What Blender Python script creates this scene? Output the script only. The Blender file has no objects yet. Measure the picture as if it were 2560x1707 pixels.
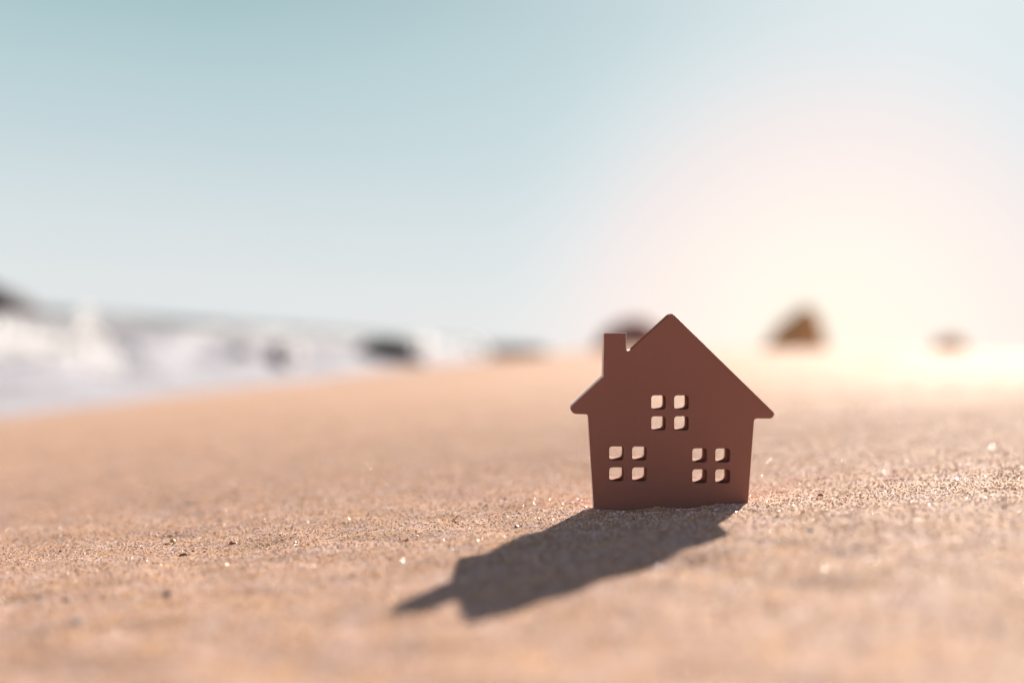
import bpy, bmesh, math, random
import numpy as np
from mathutils import Vector, Matrix, Euler

scene = bpy.context.scene
COL = scene.collection
random.seed(7)
RNG = np.random.default_rng(11)
R = math.radians

# ------------------------------------------------------------------ camera
HC = 0.50                      # camera height above the sea
F_PX = 3555.0                  # 50 mm lens on a 2560 px wide frame
ROLL = R(4.4)
PITCH = math.atan(7.0 / F_PX)
FOCUS = 0.437
right = Vector((math.cos(ROLL), 0, math.sin(ROLL)))
up0 = Vector((-math.sin(ROLL), 0, math.cos(ROLL)))
fwd = (Vector((0, 1, 0)) * math.cos(PITCH) + up0 * math.sin(PITCH)).normalized()
up = right.cross(fwd).normalized()
CAM_M = Matrix(((right.x, up.x, -fwd.x, 0.0),
                (right.y, up.y, -fwd.y, 0.0),
                (right.z, up.z, -fwd.z, HC),
                (0, 0, 0, 1)))
cd = bpy.data.cameras.new('camera')
cam = bpy.data.objects.new('camera', cd)
COL.objects.link(cam)
cam.matrix_world = CAM_M
cd.lens = 50.0
cd.sensor_width = 36.0
cd.clip_start = 0.005
cd.clip_end = 20000
cd.dof.use_dof = True
cd.dof.focus_distance = FOCUS
cd.dof.aperture_fstop = 5.4
cd.dof.aperture_blades = 0
scene.camera = cam

# ------------------------------------------------------------------ exposure
scene.view_settings.view_transform = 'Standard'
scene.view_settings.look = 'None'
scene.view_settings.gamma = 1
scene.view_settings.use_curve_mapping = False
EXPO = 1.64
scene.view_settings.exposure = EXPO
MUL = 2 ** EXPO
scene.cycles.use_denoising = True
scene.cycles.max_bounces = 8
scene.cycles.diffuse_bounces = 5
scene.cycles.glossy_bounces = 2
scene.cycles.volume_bounces = 1
scene.cycles.sample_clamp_indirect = 6.0
scene.cycles.caustics_reflective = False
scene.cycles.caustics_refractive = False

# ------------------------------------------------------------------ sun + sky
SUN_AZ, SUN_EL = R(17.6), R(21.0)
sun_dir = Vector((math.sin(SUN_AZ) * math.cos(SUN_EL), math.cos(SUN_AZ) * math.cos(SUN_EL), math.sin(SUN_EL)))
sl = bpy.data.lights.new('sun', 'SUN')
sl.energy = 5.0
sl.angle = R(0.53)
sl.color = (1.0, 0.91, 0.79)
sun = bpy.data.objects.new('sun', sl)
COL.objects.link(sun)
sun.rotation_euler = sun_dir.to_track_quat('Z', 'Y').to_euler()

world = bpy.data.worlds.new('World')
scene.world = world
world.use_nodes = True
wn, wl = world.node_tree.nodes, world.node_tree.links
wn.clear()


def wmath(op, a, b=None, c=None, clamp=False):
    n = wn.new('ShaderNodeMath')
    n.operation = op
    n.use_clamp = clamp
    for i, v in enumerate((a, b, c)):
        if v is None:
            continue
        if hasattr(v, 'links'):
            wl.new(v, n.inputs[i])
        else:
            n.inputs[i].default_value = v
    return n.outputs[0]


def ramp(nodes, links, fac, stops, interp='LINEAR'):
    n = nodes.new('ShaderNodeValToRGB')
    n.color_ramp.interpolation = interp
    el = n.color_ramp.elements
    while len(el) < len(stops):
        el.new(0.5)
    for e, (p, c) in zip(el, stops):
        e.position = p
        e.color = (*c, 1) if len(c) == 3 else c
    links.new(fac, n.inputs[0])
    return n.outputs[0]


tc = wn.new('ShaderNodeTexCoord')
sep = wn.new('ShaderNodeSeparateXYZ')
wl.new(tc.outputs['Generated'], sep.inputs[0])
# clear-sky gradient: bright pale air at the horizon, teal above, deeper overhead
elev = wmath('MAXIMUM', sep.outputs['Z'], 0.0)
base = ramp(wn, wl, elev, [
    (0.0, (0.735, 0.765, 0.780)),
    (0.045, (0.700, 0.745, 0.765)),
    (0.12, (0.540, 0.650, 0.690)),
    (0.23, (0.315, 0.520, 0.535)),
    (0.45, (0.110, 0.132, 0.225)),
    (1.0, (0.042, 0.040, 0.118))], 'B_SPLINE')
# the aureole round the low bright part of the sky, pale pink at its rim, white in its heart
gdir = Vector((math.sin(R(12.6)), math.cos(R(12.6)), 0.022)).normalized()
dot = wn.new('ShaderNodeVectorMath')
dot.operation = 'DOT_PRODUCT'
dot.inputs[1].default_value = gdir
wl.new(tc.outputs['Generated'], dot.inputs[0])
ang = wmath('ARCCOSINE', wmath('MINIMUM', dot.outputs['Value'], 1.0))
angd = wmath('DIVIDE', ang, R(14.8))
gfac = ramp(wn, wl, angd, [(0.0, (1, 1, 1)), (0.35, (0.93,) * 3), (0.62, (0.6,) * 3),
                           (0.82, (0.22,) * 3), (1.0, (0, 0, 0))], 'B_SPLINE')
gcol = ramp(wn, wl, angd, [(0.0, (1.02, 0.925, 0.80)), (0.3, (1.0, 0.90, 0.83)), (0.55, (1.0, 0.81, 0.78)),
                           (0.8, (0.86, 0.84, 0.87)), (1.0, (0.70, 0.78, 0.84))], 'B_SPLINE')
mixg = wn.new('ShaderNodeMix')
mixg.data_type = 'RGBA'
wl.new(gfac, mixg.inputs['Factor'])
wl.new(gcol, mixg.inputs['B'])
# wide soft glare round the sun itself, just above the top right of the frame
dot2 = wn.new('ShaderNodeVectorMath')
dot2.operation = 'DOT_PRODUCT'
dot2.inputs[1].default_value = sun_dir
wl.new(tc.outputs['Generated'], dot2.inputs[0])
sfac = ramp(wn, wl, wmath('DIVIDE', wmath('ARCCOSINE', wmath('MINIMUM', dot2.outputs['Value'], 1.0)), R(31)),
            [(0.0, (0.95,) * 3), (0.32, (0.62,) * 3), (0.65, (0.2,) * 3), (1.0, (0, 0, 0))], 'B_SPLINE')
mixs = wn.new('ShaderNodeMix')
mixs.data_type = 'RGBA'
wl.new(sfac, mixs.inputs['Factor'])
wl.new(base, mixs.inputs['A'])
mixs.inputs['B'].default_value = (0.84, 0.90, 0.93, 1)
base = mixs.outputs['Result']
sky = wn.new('ShaderNodeTexSky')
sky.sky_type = 'NISHITA'
sky.sun_disc = False
sky.sun_elevation = SUN_EL
sky.sun_rotation = SUN_AZ
sky.air_density = 1.0
sky.dust_density = 0.6
wl.new(base, mixg.inputs['A'])
bgA = wn.new('ShaderNodeBackground')
bgA.inputs['Strength'].default_value = 0.001
wl.new(sky.outputs[0], bgA.inputs['Color'])
bgB = wn.new('ShaderNodeBackground')
bgB.inputs['Strength'].default_value = 1.0 / MUL
wl.new(mixg.outputs['Result'], bgB.inputs['Color'])
addw = wn.new('ShaderNodeAddShader')
wl.new(bgA.outputs[0], addw.inputs[0])
wl.new(bgB.outputs[0], addw.inputs[1])
wo = wn.new('ShaderNodeOutputWorld')
wl.new(addw.outputs[0], wo.inputs['Surface'])


# ------------------------------------------------------------------ helpers
def tag(o, label=None, cat=None, group=None, kind=None):
    if label: o['label'] = label
    if cat: o['category'] = cat
    if group: o['group'] = group
    if kind: o['kind'] = kind
    return o


class Mat:
    """small wrapper for node materials"""
    def __init__(self, name, rough=0.7, spec=0.4):
        self.m = bpy.data.materials.new(name)
        self.m.use_nodes = True
        self.n, self.l = self.m.node_tree.nodes, self.m.node_tree.links
        self.b = self.n['Principled BSDF']
        self.b.inputs['Roughness'].default_value = rough
        self.b.inputs['Specular IOR Level'].default_value = spec

    def coord(self, which='Object'):
        return self.n.new('ShaderNodeTexCoord').outputs[which]

    def noise(self, vec, scale, detail=3, rough=0.55, dist=0.0):
        n = self.n.new('ShaderNodeTexNoise')
        n.inputs['Scale'].default_value = scale
        n.inputs['Detail'].default_value = detail
        n.inputs['Roughness'].default_value = rough
        n.inputs['Distortion'].default_value = dist
        if vec is not None: self.l.new(vec, n.inputs['Vector'])
        return n.outputs['Fac']

    def mapped(self, vec, scale=(1, 1, 1)):
        n = self.n.new('ShaderNodeMapping')
        n.inputs['Scale'].default_value = scale
        self.l.new(vec, n.inputs['Vector'])
        return n.outputs[0]

    def ramp(self, fac, stops, interp='LINEAR'):
        return ramp(self.n, self.l, fac, stops, interp)

    def mix(self, fac, a, b, mode='MIX'):
        n = self.n.new('ShaderNodeMix')
        n.data_type = 'RGBA'
        n.blend_type = mode
        for k, v in (('Factor', fac), ('A', a), ('B', b)):
            if hasattr(v, 'links'): self.l.new(v, n.inputs[k])
            elif k == 'Factor': n.inputs[k].default_value = v
            else: n.inputs[k].default_value = (*v, 1)
        return n.outputs['Result']

    def math(self, op, a, b=None, clamp=False):
        n = self.n.new('ShaderNodeMath')
        n.operation = op
        n.use_clamp = clamp
        for i, v in enumerate((a, b)):
            if v is None: continue
            if hasattr(v, 'links'): self.l.new(v, n.inputs[i])
            else: n.inputs[i].default_value = v
        return n.outputs[0]

    def attr(self, name):
        n = self.n.new('ShaderNodeAttribute')
        n.attribute_name = name
        return n.outputs['Fac']

    def bump(self, h, dist, strength=1.0, prev=None):
        n = self.n.new('ShaderNodeBump')
        n.inputs['Distance'].default_value = dist
        n.inputs['Strength'].default_value = strength
        self.l.new(h, n.inputs['Height'])
        if prev is not None: self.l.new(prev, n.inputs['Normal'])
        self.l.new(n.outputs[0], self.b.inputs['Normal'])
        return n.outputs[0]

    def set(self, name, v):
        if hasattr(v, 'links'): self.l.new(v, self.b.inputs[name])
        else: self.b.inputs[name].default_value = v


def mesh_from(name, verts, faces, mats, smooth=False):
    me = bpy.data.meshes.new(name)
    verts = np.asarray(verts, dtype=np.float32)
    if isinstance(faces, np.ndarray):
        nf, k = faces.shape
        me.vertices.add(len(verts))
        me.vertices.foreach_set('co', verts.ravel())
        me.loops.add(nf * k)
        me.loops.foreach_set('vertex_index', faces.ravel().astype(np.int32))
        me.polygons.add(nf)
        me.polygons.foreach_set('loop_start', np.arange(0, nf * k, k, dtype=np.int32))
        me.polygons.foreach_set('loop_total', np.full(nf, k, dtype=np.int32))
        me.update(calc_edges=True)
    else:
        me.from_pydata([tuple(v) for v in verts], [], faces)
    for m in (mats if isinstance(mats, (list, tuple)) else [mats]):
        me.materials.append(m)
    if smooth:
        me.polygons.foreach_set('use_smooth', np.ones(len(me.polygons), dtype=bool))
    o = bpy.data.objects.new(name, me)
    COL.objects.link(o)
    return o


def grid_mesh(name, xs, ys, zf, mat):
    X, Y = np.meshgrid(xs, ys)
    Z = zf(X, Y)
    nx, ny = len(xs), len(ys)
    v = np.stack([X.ravel(), Y.ravel(), Z.ravel()], 1)
    i = np.arange(nx * ny).reshape(ny, nx)
    f = np.stack([i[:-1, :-1].ravel(), i[:-1, 1:].ravel(), i[1:, 1:].ravel(), i[1:, :-1].ravel()], 1)
    return mesh_from(name, v, f, mat, smooth=True)


class Waves:
    """sum of random plane waves: a smooth noise for terrain, cheap in numpy"""
    def __init__(self, lmin, lmax, n, seed, aniso=1.0):
        r = np.random.default_rng(seed)
        lam = np.exp(r.uniform(np.log(lmin), np.log(lmax), n))
        th = r.uniform(0, np.pi, n)
        self.kx = 2 * np.pi / lam * np.cos(th) * aniso
        self.ky = 2 * np.pi / lam * np.sin(th)
        self.ph = r.uniform(0, 2 * np.pi, n)
        self.a = lam / lmax / np.sqrt(n)

    def __call__(self, x, y):
        s = np.zeros_like(x, dtype=float)
        for kx, ky, ph, a in zip(self.kx, self.ky, self.ph, self.a):
            s += a * np.sin(kx * x + ky * y + ph)
        return s * 1.4


# ------------------------------------------------------------------ terrain shape
def shore_x(y):
    y = np.maximum(y, 0)
    return -2.40 + 0.03 * y + 0.00055 * y * y / (1 + y / 900.0)


w_foot = Waves(0.004, 0.02, 18, 13)
w_small = Waves(0.012, 0.05, 26, 3)
w_mid = Waves(0.07, 0.30, 20, 4)
w_big = Waves(0.6, 3.0, 16, 5)
w_shore = Waves(3, 14, 8, 6)
H0 = 0.0521


def ground(x, y):
    x = np.asarray(x, dtype=float)
    y = np.asarray(y, dtype=float)
    xr = x - (shore_x(y) + 2.40)
    d = np.sqrt(x * x + y * y)
    pos = np.maximum(xr, 0)
    neg = np.minimum(xr, 0)
    z = HC - H0 + 0.22 * (1 - np.exp(-pos / 1.44)) + 0.153 * neg - 0.0141 * neg * neg
    near = np.exp(-(d / 1.2) ** 2)
    z = z + 0.0006 * w_small(x, y) * near
    z = z + 0.0010 * w_mid(x, y) * np.clip(1.2 - d / 6, 0.15, 1)
    z = z + 0.012 * w_big(x, y) * np.clip((d - 0.6) / 2, 0, 1)
    # sand pushed up unevenly against the foot of the toy house
    ex = np.maximum(np.abs(x - 0.0515) - 0.0235, 0)
    ey = np.maximum(np.abs(y - 0.4450) - 0.0080, 0)
    de = np.sqrt(ex * ex + ey * ey)
    z = z + 0.00035 * np.exp(-(de / 0.0035) ** 2) * (0.3 + 1.3 * w_foot(x, y))
    return np.maximum(z, -1.5)


def axis(lo_f, hi_f, step, lo, hi, g=1.06):
    core = np.arange(lo_f, hi_f, step)
    up_, s, v = [], step, core[-1]
    while v < hi:
        s *= g; v += s; up_.append(v)
    dn, s, v = [], step, core[0]
    while v > lo:
        s *= g; v -= s; dn.append(v)
    return np.array(dn[::-1] + list(core) + up_)


# ------------------------------------------------------------------ sand
def sand_color(M, vec):
    g = M.noise(vec, 1500, 2, 0.6)
    c = M.ramp(g, [(0.28, (0.24, 0.12, 0.075)), (0.42, (0.43, 0.27, 0.195)), (0.55, (0.50, 0.33, 0.245)),
                   (0.70, (0.58, 0.43, 0.36)), (0.80, (0.50, 0.28, 0.14))])
    big = M.noise(vec, 26, 3)
    c2 = M.mix(M.math('MULTIPLY', big, 0.35), c, (0.47, 0.27, 0.17))
    tone = M.noise(vec, 95, 3, 0.6)
    c2 = M.mix(M.ramp(tone, [(0.50, (0, 0, 0)), (0.70, (0.5,) * 3)]), c2, (0.60, 0.34, 0.17))
    c2 = M.mix(M.ramp(tone, [(0.34, (0.5,) * 3), (0.48, (0, 0, 0))]), c2, (0.60, 0.44, 0.40))
    return c2


ms = Mat('sand', 0.9, 0.008)
vec = ms.coord('Object')
col = sand_color(ms, vec)
wet = ms.attr('wet')
ms.set('Base Color', ms.mix(wet, col, (0.30, 0.22, 0.20)))
ms.set('Roughness', ms.ramp(wet, [(0.0, (0.8,) * 3), (0.6, (0.6,) * 3), (1.0, (0.45,) * 3)]))
hh = ms.math('ADD', ms.math('MULTIPLY', ms.noise(vec, 900, 2), 0.5), ms.noise(vec, 190, 3))
dry = ms.math('SUBTRACT', 1.0, ms.math('MULTIPLY', wet, 0.95))
ms.bump(ms.math('MULTIPLY', hh, dry), 0.0005, 1.0)

xs = axis(-0.36, 0.42, 0.0026, -60, 420)
ys = axis(0.14, 0.80, 0.0026, -25, 1500)
beach = grid_mesh('sand_beach', xs, ys, ground, ms.m)
tag(beach, kind='structure')
vz = np.empty(len(beach.data.vertices) * 3, dtype=np.float32)
beach.data.vertices.foreach_get('co', vz)
vz = vz.reshape(-1, 3)
a = beach.data.attributes.new('wet', 'FLOAT', 'POINT')
rel = vz[:, 0] - shore_x(vz[:, 1]) + 0.15 * w_shore(vz[:, 0], vz[:, 1])
a.data.foreach_set('value', np.clip(1.0 - (rel - 0.05) / 0.35, 0, 1).astype(np.float32))

# ------------------------------------------------------------------ sea
w_sea = Waves(1.2, 9.0, 24, 21)
w_chop = Waves(0.15, 0.9, 24, 22)
w_edge = Waves(1.5, 7.0, 10, 24)


def sea_z(x, y):
    off = shore_x(y) - x                      # metres out from the waterline
    e = 0.6 * w_edge(x, y)
    amp = np.clip((off - 0.5) / 8.0, 0, 1)
    z = 0.10 * amp * w_sea(x, y) + 0.022 * np.clip((off - 0.25) / 1.5, 0.05, 1) * w_chop(x, y)

    def breaker(c, w_front, w_back, h, y0, y1, soft):
        m = 1 / (1 + np.exp(-(y - y0) / soft)) / (1 + np.exp((y - y1) / soft))
        t = off + e - c
        s = np.where(t < 0, np.exp(-(t / w_front) ** 2), np.exp(-(t / w_back) ** 2))
        return h * s * m
    z = z + breaker(1.3, 0.28, 0.55, 0.10, 7.5, 40, 1.2)
    z = z + breaker(2.6, 0.35, 0.9, 0.22, 8, 300, 1.5)
    z = z + breaker(7.0, 0.6, 1.5, 0.32, 0, 300, 5.0)
    return z + 0.012


mw = Mat('sea_water', 0.16, 0.03)
vec = mw.coord('Object')
foam_a = mw.attr('foam')
net = mw.noise(vec, 2.2, 5, 0.65, 0.6)
fine = mw.noise(vec, 14, 4, 0.6)
ff = mw.math('ADD', foam_a, mw.math('MULTIPLY', mw.math('SUBTRACT', mw.math('ADD', net, mw.math('MULTIPLY', fine, 0.4)), 0.70), 1.6), clamp=True)
wcol = mw.mix(mw.noise(vec, 0.25, 3), (0.15, 0.155, 0.16), (0.24, 0.225, 0.235))
wcol = mw.mix(mw.attr('deep'), wcol, (0.075, 0.095, 0.098))
mw.set('Base Color', mw.mix(ff, wcol, (0.40, 0.39, 0.44)))
mw.set('Roughness', mw.ramp(ff, [(0, (0.45,) * 3), (0.5, (0.7,) * 3), (1, (0.95,) * 3)]))
mw.bump(mw.math('ADD', fine, mw.math('MULTIPLY', mw.noise(vec, 60, 2), 0.25)), 0.05, 0.6)
xs2 = axis(-7, 0, 0.05, -1700, 900, 1.05)
ys2 = axis(3.0, 26, 0.09, -60, 2500, 1.05)
sea = grid_mesh('sea', xs2, ys2, sea_z, mw.m)
tag(sea, kind='structure')
v = np.empty(len(sea.data.vertices) * 3, dtype=np.float32)
sea.data.vertices.foreach_get('co', v)
v = v.reshape(-1, 3)
off = shore_x(v[:, 1]) - v[:, 0]
ee = 0.6 * w_edge(v[:, 0], v[:, 1])
foam = 0.95 * np.exp(-np.maximum(off - 0.1, 0) / 0.9)
foam += 1.0 * np.exp(-((off + ee - 2.5) / 0.8) ** 2) + 0.6 * np.exp(-((off + ee - 1.3) / 0.4) ** 2)
foam += 0.55 * np.exp(-((off + ee - 6.9) / 0.9) ** 2)
foam += 0.35 * np.clip(1 - off / 9, 0, 1)
foam = foam - 0.22 - 0.25 * np.clip((off - 8) / 20, 0, 1)
a = sea.data.attributes.new('deep', 'FLOAT', 'POINT')
a.data.foreach_set('value', np.clip((off - 6) / 18, 0, 1).astype(np.float32))
a = sea.data.attributes.new('foam', 'FLOAT', 'POINT')
a.data.foreach_set('value', np.clip(foam, -0.6, 1.2).astype(np.float32))


# ------------------------------------------------------------------ pixel ray -> world point (layout arithmetic only)
def at(px, py, depth):
    """world point seen at photograph pixel (px, py) at that distance along the view"""
    p = Vector(((px - 1280) / F_PX * depth, -(py - 853.5) / F_PX * depth, -depth))
    return CAM_M @ p


# ------------------------------------------------------------------ breaking wave
mfo = Mat('foam', 0.9, 0.2)
vec = mfo.coord('Object')
mfo.set('Base Color', mfo.ramp(mfo.noise(vec, 5, 4), [(0.3, (0.72, 0.71, 0.74)), (0.6, (0.86, 0.86, 0.86))]))
tr = mfo.n.new('ShaderNodeBsdfTranslucent')
tr.inputs['Color'].default_value = (0.97, 0.96, 0.96, 1)
mxs = mfo.n.new('ShaderNodeMixShader')
mxs.inputs[0].default_value = 0.8
mfo.l.new(mfo.b.outputs[0], mxs.inputs[1])
mfo.l.new(tr.outputs[0], mxs.inputs[2])
mfo.l.new(mxs.outputs[0], mfo.n['Material Output'].inputs['Surface'])
mfo.bump(mfo.noise(vec, 16, 5, 0.7), 0.08, 1.0)


def foam_mass(name, blobs, seed, label, cat):
    """a heap of white water: lumpy clots and thrown drops, joined"""
    r = random.Random(seed)
    bm = bmesh.new()
    for (x, y, z, rx, ry, rz, n) in blobs:
        for k in range(n):
            u = Vector((r.gauss(0, 1), r.gauss(0, 1), r.gauss(0, 1))).normalized() * (r.random() ** 0.45)
            c = Vector((x + u.x * rx, y + u.y * ry, z + u.z * rz))
            s = r.uniform(0.10, 0.30) * min(rx, rz)
            if r.random() < 0.35:
                s *= 0.35
            ret = bmesh.ops.create_icosphere(bm, subdivisions=1, radius=s,
                                             matrix=Matrix.Translation(c) @ Euler((r.random() * 6, r.random() * 6, 0)).to_matrix().to_4x4() @ Matrix.Diagonal((1, r.uniform(.7, 1.3), r.uniform(.6, 1.1), 1)))
    me = bpy.data.meshes.new(name)
    bm.to_mesh(me)
    bm.free()
    me.materials.append(mfo.m)
    for p in me.polygons: p.use_smooth = True
    o = bpy.data.objects.new(name, me)
    COL.objects.link(o)
    tag(o, label, cat, kind='stuff')
    return o


wave_blobs = []
for px, py, dep, rx, rz, n in [(-130, 860, 12.5, .55, .20, 90), (-40, 855, 12.4, .42, .17, 90), (40, 862, 12.3, .36, .15, 90),
                               (110, 868, 12.2, .30, .14, 80), (170, 868, 12.1, .26, .13, 80), (225, 880, 12.0, .24, .12, 70),
                               (205, 820, 12.2, .12, .20, 70), (215, 800, 12.2, .08, .14, 36), (275, 893, 11.9, .18, .07, 40),
                               (-60, 900, 10.9, .35, .10, 70), (30, 898, 10.8, .30, .10, 70), (110, 902, 10.8, .28, .09, 60), (190, 900, 10.7, .26, .10, 60), (262, 902, 10.7, .22, .08, 50),
                               (-20, 872, 11.2, .4, .12, 90), (70, 872, 11.2, .36, .12, 90), (150, 875, 11.2, .3, .12, 80), (215, 862, 11.4, .2, .16, 60),
                               (-20, 884, 10.3, .32, .08, 80), (60, 886, 10.3, .30, .08, 80), (130, 890, 10.3, .26, .07, 70)]:
    p = at(px, py, dep)
    wave_blobs.append((p.x, p.y, p.z, rx, 0.3, rz, n))
foam_mass('wave_foam', wave_blobs, 5, 'white foam of the breaking wave at the left edge', 'foam')
sp = []  # white clumps added to stand in for out-of-focus glints along the waterline
for px, py, dep, rr in [(1056, 862, 25, .22), (742, 892, 16, .15), (1196, 880, 38, .30)]:
    p = at(px, py, dep)
    sp.append((p.x, p.y, p.z, rr, rr, rr, 46))
foam_mass('glint_spray', sp, 9, 'white spray clumps added in place of blurred glints beside the low dark rocks', 'spray')

# ------------------------------------------------------------------ rocks
def rock_mat(name, c0, c1, rough=0.6):
    M = Mat(name, rough, 0.1)
    vec = M.coord('Object')
    n = M.noise(vec, 1.6, 6, 0.65, 0.4)
    M.set('Base Color', M.ramp(n, [(0.3, c0), (0.7, c1)]))
    M.bump(M.noise(vec, 5, 6, 0.7), 0.12, 0.9)
    return M.m


m_dark = rock_mat('dark_wet_rock', (0.035, 0.028, 0.032), (0.10, 0.075, 0.08), 0.85)
m_brown = rock_mat('brown_rock', (0.50, 0.23, 0.18), (0.68, 0.36, 0.28), 0.9)
m_glare_tan = rock_mat('glare_tan_rock', (0.90, 0.42, 0.18), (0.95, 0.56, 0.28), 0.9)  # warm glare over the right side is put into this rock colour


def rock(name, profile, depth, thick, mat, label, seed, cat='rock', group=None, sink=0.4):
    """profile: silhouette top points (px, py) from left to right at that distance; a solid boulder is lofted through it"""
    r = random.Random(seed)
    pts = [at(px, py, depth) for px, py in profile]
    px0, px1 = pts[0].x, pts[-1].x
    base_z = min(p.z for p in (pts[0], pts[-1])) - sink
    nu, nv = 28, 13
    cx = (px0 + px1) / 2
    y0 = sum(p.y for p in pts) / len(pts)
    xs_ = np.array([p.x for p in pts]); zs_ = np.array([p.z for p in pts])
    wn_ = Waves(0.15 * (px1 - px0), 0.6 * (px1 - px0), 14, seed)
    verts, faces = [], []
    for i in range(nu + 1):
        u = i / nu
        uu = 0.5 - 0.5 * math.cos(math.pi * u)
        x = px0 + (px1 - px0) * uu
        top = float(np.interp(x, xs_, zs_))
        half = thick / 2 * math.sqrt(max(0.02, 1 - (2 * uu - 1) ** 2))
        for j in range(nv):
            t = j / (nv - 1) * math.pi             # front foot -> top -> back foot
            yy = -math.cos(t) * half * (1 + 0.2 * (1 - math.sin(t)))
            zz = base_z + (top - base_z) * math.sin(t) ** 0.75
            k = 0.09 * (px1 - px0)
            nz = float(wn_(np.array(x * 1.3 + t), np.array(yy + zz * 1.7)))
            verts.append((x - cx + 0.35 * k * nz * (1 if 0 < i < nu else 0), yy + k * nz * 0.8, zz - base_z - abs(nz) * k * 0.18 * math.sin(t)))
    for i in range(nu):
        for j in range(nv - 1):
            a_ = i * nv + j
            faces.append((a_, a_ + nv, a_ + nv + 1, a_ + 1))
    faces.append(tuple(range(nv)))
    faces.append(tuple(nu * nv + j for j in reversed(range(nv))))
    o = mesh_from(name, verts, faces, mat, smooth=True)
    bm = bmesh.new(); bm.from_mesh(o.data)
    bmesh.ops.recalc_face_normals(bm, faces=bm.faces)
    bm.to_mesh(o.data); bm.free()
    o.location = (cx, y0, base_z)
    tag(o, label, cat, group)
    return o


rock('rock_outcrop', [(1470, 890), (1490, 850), (1520, 820), (1552, 801), (1590, 793), (1622, 800), (1648, 820), (1672, 852), (1690, 884)],
     62, 2.6, m_brown, 'rounded brown rock showing behind the chimney of the toy house', 31, group='rocks at the far end of the beach', sink=1.4)
rock('rock_outcrop', [(1890, 892), (1920, 846), (1950, 808), (1985, 778), (2015, 762), (2034, 766), (2050, 800), (2064, 845), (2074, 892)],
     60, 2.2, m_glare_tan, 'pointed rock coloured orange for the glare, with a steep right side, standing right of the toy house', 32, group='rocks at the far end of the beach', sink=1.4)
rock('rock_outcrop', [(2322, 892), (2338, 852), (2358, 841), (2388, 838), (2408, 850), (2428, 892)],
     60, 1.3, m_glare_tan, 'small low rock near the right edge of the beach horizon', 33, group='rocks at the far end of the beach', sink=0.6)
rock('rock', [(880, 905), (900, 862), (935, 848), (985, 846), (1030, 854), (1062, 905)],
     26, 0.6, m_dark, 'dark flat rock at the waterline, widest of the shore rocks', 34, group='low rocks along the waterline', sink=0.15)
rock('rock', [(1130, 896), (1180, 868), (1262, 862), (1350, 868), (1420, 898)],
     52, 1.0, m_dark, 'thin dark rock farthest along the shoreline', 35, group='low rocks along the waterline', sink=0.25)
rock('rock', [(570, 908), (582, 872), (604, 862), (626, 872), (638, 908)],
     17.5, 0.3, m_dark, 'small dark rock in the surf, leftmost of the shore rocks', 36, group='low rocks along the waterline', sink=0.1)
rock('rock', [(662, 904), (674, 864), (692, 855), (710, 866), (724, 904)],
     17.8, 0.3, m_dark, 'small dark rock in the surf between two others', 37, group='low rocks along the waterline', sink=0.1)
rock('headland', [(-420, 800), (-330, 700), (-220, 672), (-120, 688), (-40, 692), (10, 716), (60, 746), (110, 770), (155, 788), (200, 812)],
     42, 4.0, m_dark, 'dark rocky headland dropping to the sea at the left edge', 38, cat='headland', sink=0.6)
rock('flat_rock', [(2120, 905), (2140, 900), (2200, 897), (2270, 897), (2292, 902), (2300, 912)],
     3.2, 0.10, m_glare_tan, 'low flat patch of ochre rock in the sand right of the toy house', 39, sink=0.03)

# ------------------------------------------------------------------ toy house
HS = 0.06 / 1382.0                 # metres per outline unit


def fillet(poly, radii, n=5):
    out = []
    L = len(poly)
    for i in range(L):
        p, a_, b_ = Vector(poly[i]), Vector(poly[i - 1]), Vector(poly[(i + 1) % L])
        r = radii[i]
        if r <= 0:
            out.append(tuple(p)); continue
        d1, d2 = (a_ - p), (b_ - p)
        r1 = min(r, d1.length * .48, d2.length * .48)
        s, e = p + d1.normalized() * r1, p + d2.normalized() * r1
        for k in range(n + 1):
            t = k / n
            q = s * (1 - t) ** 2 + p * 2 * t * (1 - t) + e * t * t
            out.append((q.x, q.y))
    return out


outline = [(835, 96), (1566, 812), (1545, 850), (1420, 849), (1408, 1010), (1368, 1560), (290, 1560), (265, 1180), (243, 822), (140, 820), (112, 775),
           (352, 553), (358, 245), (516, 245), (518, 388)]
radii = [34, 22, 26, 22, 20, 0, 0, 20, 16, 30, 28, 0, 5, 5, 42]
outl = fillet(outline, radii)


def win(x0, y0, x1, y1, r=20):
    return fillet([(x0, y0), (x1, y0), (x1, y1), (x0, y1)], [r] * 4, 4)


wins = []
for (cx, cy) in [(694, 686), (397, 1048), (984, 1060)]:
    for dx in (0, 162):
        for dy in (0, 148):
            wins.append(win(cx + dx, cy + dy, cx + dx + 102, cy + dy + 98, 24))
# front-face units are relative to the zoomed crop; origin = centre of the foot line
X0, Z0 = 830.0, 1490.0
cv = bpy.data.curves.new('tmp_outline', 'CURVE')
cv.dimensions = '2D'
cv.fill_mode = 'BOTH'
THICK = 0.0155
BEV = 0.00022
cv.extrude = THICK / 2 - BEV
cv.bevel_depth = BEV
cv.bevel_resolution = 2
cv.offset = -BEV
for poly in [outl] + wins:
    s = cv.splines.new('POLY')
    s.points.add(len(poly) - 1)
    for pnt, (x, y) in zip(s.points, poly):
        pnt.co = ((x - X0) * HS, (Z0 - y) * HS, 0, 1)
    s.use_cyclic_u = True
tmp = bpy.data.objects.new('tmp_outline', cv)
COL.objects.link(tmp)
dg = bpy.context.evaluated_depsgraph_get()
me0 = bpy.data.meshes.new_from_object(tmp.evaluated_get(dg))
bpy.data.objects.remove(tmp)

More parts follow.
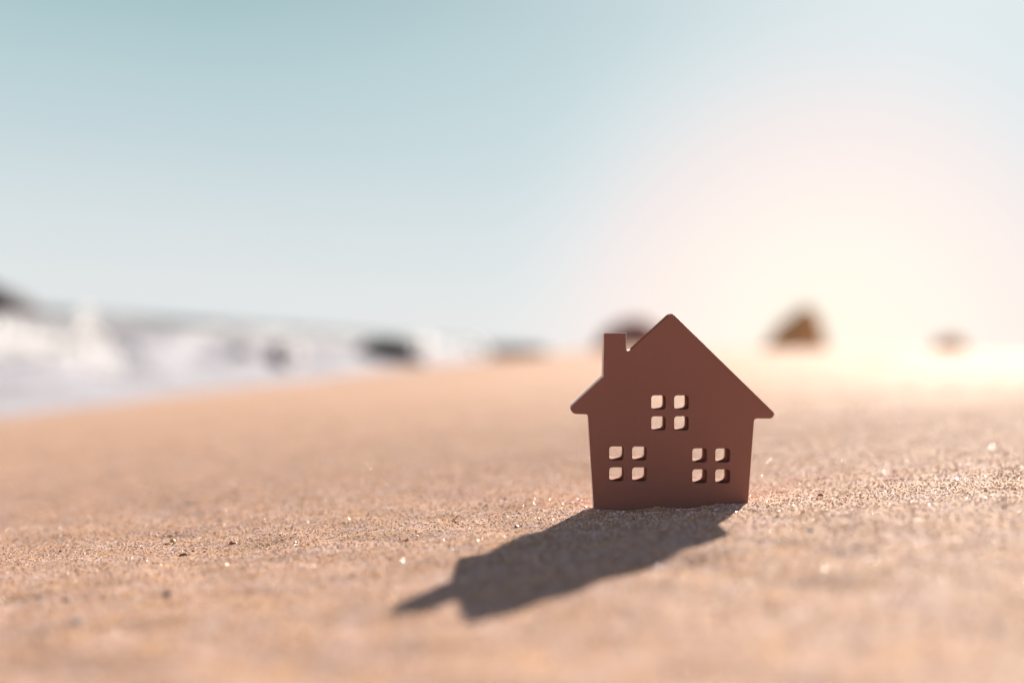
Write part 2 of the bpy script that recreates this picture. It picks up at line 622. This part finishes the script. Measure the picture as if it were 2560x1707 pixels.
mh = Mat('stained_wood', 0.5, 0.35)
vec = mh.coord('Object')
grain = mh.noise(mh.mapped(vec, (900, 40, 60)), 1.0, 4, 0.6)
cl = mh.noise(vec, 60, 4)
scuff = mh.noise(vec, 700, 3, 0.7)
c = mh.ramp(grain, [(0.3, (0.262, 0.100, 0.074)), (0.7, (0.275, 0.105, 0.078))])
c = mh.mix(mh.math('MULTIPLY', cl, 0.5), c, (0.30, 0.13, 0.095))
c = mh.mix(mh.ramp(scuff, [(0.76, (0, 0, 0)), (0.80, (0.6,) * 3)]), c, (0.50, 0.36, 0.30))
mh.set('Base Color', c)
mh.set('Roughness', mh.ramp(cl, [(0.3, (0.42,) * 3), (0.7, (0.58,) * 3)]))
mh.bump(mh.math('ADD', grain, mh.math('MULTIPLY', scuff, 0.3)), 0.00003, 0.5)
mr = Mat('stained_reveal', 0.95, 0.03)
mr.set('Base Color', mr.ramp(mr.noise(mr.coord('Object'), 300, 3), [(0.3, (0.26, 0.13, 0.10)), (0.7, (0.32, 0.16, 0.12))]))
me_ = Mat('bare_wood_edge', 0.6, 0.4)
vec = me_.coord('Object')
me_.set('Base Color', me_.ramp(me_.noise(me_.mapped(vec, (200, 200, 20)), 1.0, 4), [(0.3, (0.72, 0.55, 0.47)), (0.7, (0.88, 0.72, 0.64))]))

house = bpy.data.objects.new('toy_house', None)
house.empty_display_size = 0.01
COL.objects.link(house)
tag(house, 'small dark wooden toy house with cut-out windows standing on the sand', 'toy house')


def house_part(name, above):
    bm = bmesh.new()
    bm.from_mesh(me0)
    # curve plane (x, y) -> house plane (x, z); thickness along y, front at y = 0
    for v_ in bm.verts:
        x, y, z = v_.co
        v_.co = (x, THICK / 2 - z, y)
    # a plane along the left roof slope parts the chimney from the body
    p = Vector(((352 - X0) * HS, 0, (Z0 - 553) * HS))
    q = Vector(((518 - X0) * HS, 0, (Z0 - 400) * HS))
    nrm = Vector((-(q - p).z, 0, (q - p).x)).normalized()
    geom = bm.verts[:] + bm.edges[:] + bm.faces[:]
    # only the chimney lies above the plane over the eave: raise it a hair off the roof slope
    bmesh.ops.bisect_plane(bm, geom=geom, plane_co=p + nrm * 0.00012, plane_no=nrm, clear_outer=not above, clear_inner=above)
    kill = []
    for v_ in bm.verts:
        if above and v_.co.x > (556 - X0) * HS:
            kill.append(v_)
    bmesh.ops.delete(bm, geom=kill, context='VERTS')
    bmesh.ops.remove_doubles(bm, verts=bm.verts, dist=1e-7)
    bmesh.ops.recalc_face_normals(bm, faces=bm.faces)
    me = bpy.data.meshes.new(name)
    bm.to_mesh(me)
    bm.free()
    me.materials.clear()
    me.materials.append(mh.m)
    me.materials.append(me_.m)
    me.materials.append(mr.m)
    for p_ in me.polygons:
        # the cut edge all round is lighter than the stained face; the window reveals are stained through
        c_ = p_.center
        inside = any((min(a_[0] for a_ in w) - 4 - X0) * HS < c_.x < (max(a_[0] for a_ in w) + 4 - X0) * HS and
                     (Z0 - max(a_[1] for a_ in w) - 4) * HS < c_.z < (Z0 - min(a_[1] for a_ in w) + 4) * HS for w in wins)
        if abs(p_.normal.y) < 0.9:
            p_.material_index = 2 if inside else 1
    o = bpy.data.objects.new(name, me)
    COL.objects.link(o)
    o.parent = house
    return o


house_part('body', False)
house_part('chimney', True)
# stands at its place, a little turned, nearly square to the view
foot = at(1380 + X0 / 2.8, 740 + Z0 / 2.8, FOCUS)
YAW = R(2.0)
cam_rot = CAM_M.to_3x3()
basis = Matrix((cam_rot @ Vector((1, 0, 0)), cam_rot @ Vector((0, 0, -1)), cam_rot @ Vector((0, 1, 0)))).transposed()
house.matrix_world = Matrix.Translation(foot) @ basis.to_4x4() @ Matrix.Rotation(-YAW, 4, 'Z')

# ------------------------------------------------------------------ loose grains
def grain_material():
    M = Mat('quartz_grain', 0.7, 0.2)
    oi = M.n.new('ShaderNodeObjectInfo')
    rnd = oi.outputs['Random']
    M.set('Base Color', ramp(M.n, M.l, rnd, [
        (0.0, (0.10, 0.05, 0.035)), (0.04, (0.26, 0.11, 0.06)), (0.11, (0.68, 0.38, 0.24)), (0.38, (0.84, 0.56, 0.41)),
        (0.66, (0.94, 0.72, 0.60)), (0.88, (0.96, 0.88, 0.88)), (0.94, (0.90, 0.48, 0.16)), (1.0, (0.05, 0.04, 0.05))]))
    tone = M.noise(oi.outputs['Location'], 95, 3, 0.6)       # patches of more golden and of pinker grains
    c = M.b.inputs['Base Color'].links[0].from_socket
    c = M.mix(1.0, c, M.ramp(tone, [(0.34, (1.0, 0.97, 1.0)), (0.50, (1, 0.97, 0.94)), (0.70, (1.0, 0.91, 0.80))]), 'MULTIPLY')
    M.set('Base Color', c)
    w = M.n.new('ShaderNodeTexWhiteNoise')
    w.noise_dimensions = '1D'
    M.l.new(rnd, w.inputs['W'])
    M.set('Roughness', M.ramp(w.outputs['Value'], [(0.0, (0.9,) * 3), (0.84, (0.8,) * 3), (0.94, (0.40,) * 3), (1.0, (0.27,) * 3)]))
    return M.m


def sample(n, d0, d1, half):
    d = np.sqrt(RNG.uniform(d0 * d0, d1 * d1, n))
    t = RNG.uniform(-half, half, n)
    return d * t, d


dd = np.linspace(0.16, 2.6, 4000)
dens = 2.3e6 * np.where(dd < 0.62, 1.0, np.exp(-((dd - 0.62) / 0.42) ** 1.3))     # thins out smoothly with distance
pdf = dens * dd * 0.86
cdf = np.cumsum(pdf); NG = int(np.trapezoid(pdf, dd) if hasattr(np, 'trapezoid') else np.trapz(pdf, dd))
NG = min(NG, 700000)
gy = np.interp(RNG.uniform(0, 1, NG), cdf / cdf[-1], dd)
gx = gy * RNG.uniform(-0.43, 0.43, NG)
hm = house.matrix_world.inverted()
# none inside the house's footprint
hx = np.array([[*r_] for r_ in hm])[:3]
gz = ground(gx, gy)
lx = hx[0, 0] * gx + hx[0, 1] * gy + hx[0, 2] * gz + hx[0, 3]
ly = hx[1, 0] * gx + hx[1, 1] * gy + hx[1, 2] * gz + hx[1, 3]
keep = ~((np.abs(lx) < 0.0245) & (ly > -0.0003) & (ly < THICK + 0.0003))
gx, gy, gz = gx[keep], gy[keep], gz[keep]
size = 0.00019 * np.exp(RNG.normal(0, 0.33, len(gx)))
size = np.clip(size, 0.0001, 0.0007)
gz = gz + size * RNG.uniform(-0.75, 0.15, len(gx))
me = bpy.data.meshes.new('sand_grains')
me.vertices.add(len(gx))
me.vertices.foreach_set('co', np.stack([gx, gy, gz], 1).astype(np.float32).ravel())
at_ = me.attributes.new('size', 'FLOAT', 'POINT')
at_.data.foreach_set('value', size.astype(np.float32))
grains = bpy.data.objects.new('sand_grains', me)
COL.objects.link(grains)
tag(grains, 'loose pale and ochre sand grains covering the beach round the toy house', 'sand', kind='stuff')
gm = grain_material()
ng = bpy.data.node_groups.new('grains', 'GeometryNodeTree')
ng.interface.new_socket('Geometry', in_out='INPUT', socket_type='NodeSocketGeometry')
ng.interface.new_socket('Geometry', in_out='OUTPUT', socket_type='NodeSocketGeometry')
N, Lk = ng.nodes, ng.links
gi, go = N.new('NodeGroupInput'), N.new('NodeGroupOutput')
join = N.new('GeometryNodeJoinGeometry')
for k in range(4):
    ico = N.new('GeometryNodeMeshIcoSphere'); ico.inputs['Radius'].default_value = 1.0; ico.inputs['Subdivisions'].default_value = 1
    sp_ = N.new('GeometryNodeSetPosition')
    rv = N.new('FunctionNodeRandomValue'); rv.data_type = 'FLOAT_VECTOR'
    rv.inputs[0].default_value = (-0.28,) * 3; rv.inputs[1].default_value = (0.28,) * 3
    rv.inputs['Seed'].default_value = k + 3
    Lk.new(ico.outputs['Mesh'], sp_.inputs['Geometry']); Lk.new(rv.outputs[0], sp_.inputs['Offset'])
    sm = N.new('GeometryNodeSetMaterial'); sm.inputs['Material'].default_value = gm
    Lk.new(sp_.outputs[0], sm.inputs[0])
    sh = N.new('GeometryNodeSetShadeSmooth'); sh.inputs['Shade Smooth'].default_value = False
    Lk.new(sm.outputs[0], sh.inputs[0])
    gti = N.new('GeometryNodeGeometryToInstance')
    Lk.new(sh.outputs[0], gti.inputs[0]); Lk.new(gti.outputs[0], join.inputs[0])
iop = N.new('GeometryNodeInstanceOnPoints')
iop.inputs['Pick Instance'].default_value = True
na = N.new('GeometryNodeInputNamedAttribute'); na.data_type = 'FLOAT'; na.inputs['Name'].default_value = 'size'
rr = N.new('FunctionNodeRandomValue'); rr.data_type = 'FLOAT_VECTOR'
rr.inputs[0].default_value = (0, 0, 0); rr.inputs[1].default_value = (6.28,) * 3
e2r = N.new('FunctionNodeEulerToRotation')
ri = N.new('FunctionNodeRandomValue'); ri.data_type = 'INT'
ri.inputs[4].default_value = 0; ri.inputs[5].default_value = 3; ri.inputs['Seed'].default_value = 9
mtp = N.new('GeometryNodeMeshToPoints')
Lk.new(gi.outputs[0], mtp.inputs[0]); Lk.new(mtp.outputs[0], iop.inputs['Points'])
Lk.new(join.outputs[0], iop.inputs['Instance'])
Lk.new(rr.outputs[0], e2r.inputs[0]); Lk.new(e2r.outputs[0], iop.inputs['Rotation'])
Lk.new(ri.outputs[2], iop.inputs['Instance Index'])
Lk.new(na.outputs[0], iop.inputs['Scale'])
Lk.new(iop.outputs[0], go.inputs[0])
md = grains.modifiers.new('grains', 'NODES')
md.node_group = ng

# ------------------------------------------------------------------ coarse grains and pebbles one can tell apart
def ground_hit(px, py):
    """where the sand is seen at that photograph pixel"""
    o = Vector((0, 0, HC)); d = (at(px, py, 1.0) - o)
    t0_ = 0.05
    t_ = t0_
    while t_ < 8:
        p = o + d * t_
        if p.z < float(ground(p.x, p.y)): break
        t_ += 0.001 + t_ * 0.002
    return o + d * t_


def pebble_mesh(seed, mat, glossy=False):
    r = random.Random(seed)
    bm = bmesh.new()
    bmesh.ops.create_icosphere(bm, subdivisions=2, radius=1.0)
    for v_ in bm.verts:
        n = v_.co.normalized()
        k = 1 + 0.16 * math.sin(3 * n.x + seed) + 0.14 * math.sin(4 * n.y + 2 * seed) + r.uniform(-.08, .08)
        v_.co = Vector((n.x * k * 1.15, n.y * k, n.z * k * 0.72))
    me = bpy.data.meshes.new('pebble')
    bm.to_mesh(me); bm.free()
    me.materials.append(mat)
    return me


def pmat(name, c, rough):
    M = Mat(name, rough, 0.5)
    vec = M.coord('Object')
    n = M.noise(vec, 2.5, 4)
    M.set('Base Color', M.ramp(n, [(0.3, tuple(q * 0.7 for q in c)), (0.7, c)]))
    return M.m


p_am, p_rust, p_dark, p_white = (pmat('amber_grain', (0.75, 0.36, 0.08), 0.4), pmat('rust_grain', (0.38, 0.14, 0.07), 0.6),
                                 pmat('dark_grain', (0.14, 0.08, 0.075), 0.6), pmat('clear_quartz_grain', (0.85, 0.84, 0.83), 0.08))
pebs = [
    (432, 1354, 0.0009, p_am, 'amber coarse grain left of the shadow, next to a brown one'),
    (418, 1362, 0.0008, p_rust, 'rust brown coarse grain touching the amber one'),
    (583, 1360, 0.0009, p_rust, 'reddish brown grain in the sharp band between amber grain and shadow'),
    (456, 1390, 0.0010, p_dark, 'dark brown grain just below the amber grain'),
    (168, 1503, 0.0010, p_rust, 'blurred rust coloured pebble near the lower left corner'),
    (417, 1490, 0.0012, p_dark, 'blurred dark pebble left of the shadow tip'),
    (1292, 1318, 0.0007, p_dark, 'dark round grain above the upper edge of the shadow'),
    (1016, 1352, 0.0006, p_rust, 'small brown grain left of the dark round grain above the shadow'),
    (478, 1258, 0.0009, p_white, 'clear glinting quartz grain alone on the smooth sand at left'),
    (1148, 1380, 0.0007, p_white, 'white glinting grain at the shoulder of the shadow'),
    (197, 1556, 0.0010, p_white, 'glinting quartz grain in the blurred lower left foreground'),
    (2490, 1585, 0.0012, p_white, 'large pale glinting grain in the lower right corner'),
    (2052, 1240, 0.0009, p_rust, 'rust grain on the sand right of the toy house base'),
    (2026, 1328, 0.0008, p_white, 'pale glinting grain below the sand right of the house'),
]
for i, (px, py, s, m, lab) in enumerate(pebs):
    p = ground_hit(px, py)
    o = bpy.data.objects.new('pebble', pebble_mesh(i + 2, m))
    COL.objects.link(o)
    o.location = p + Vector((0, 0, s * 0.25))
    o.scale = (s, s, s)
    o.rotation_euler = (random.uniform(-.4, .4), random.uniform(-.4, .4), random.random() * 6)
    tag(o, lab, 'pebble', 'coarse grains on the sand')
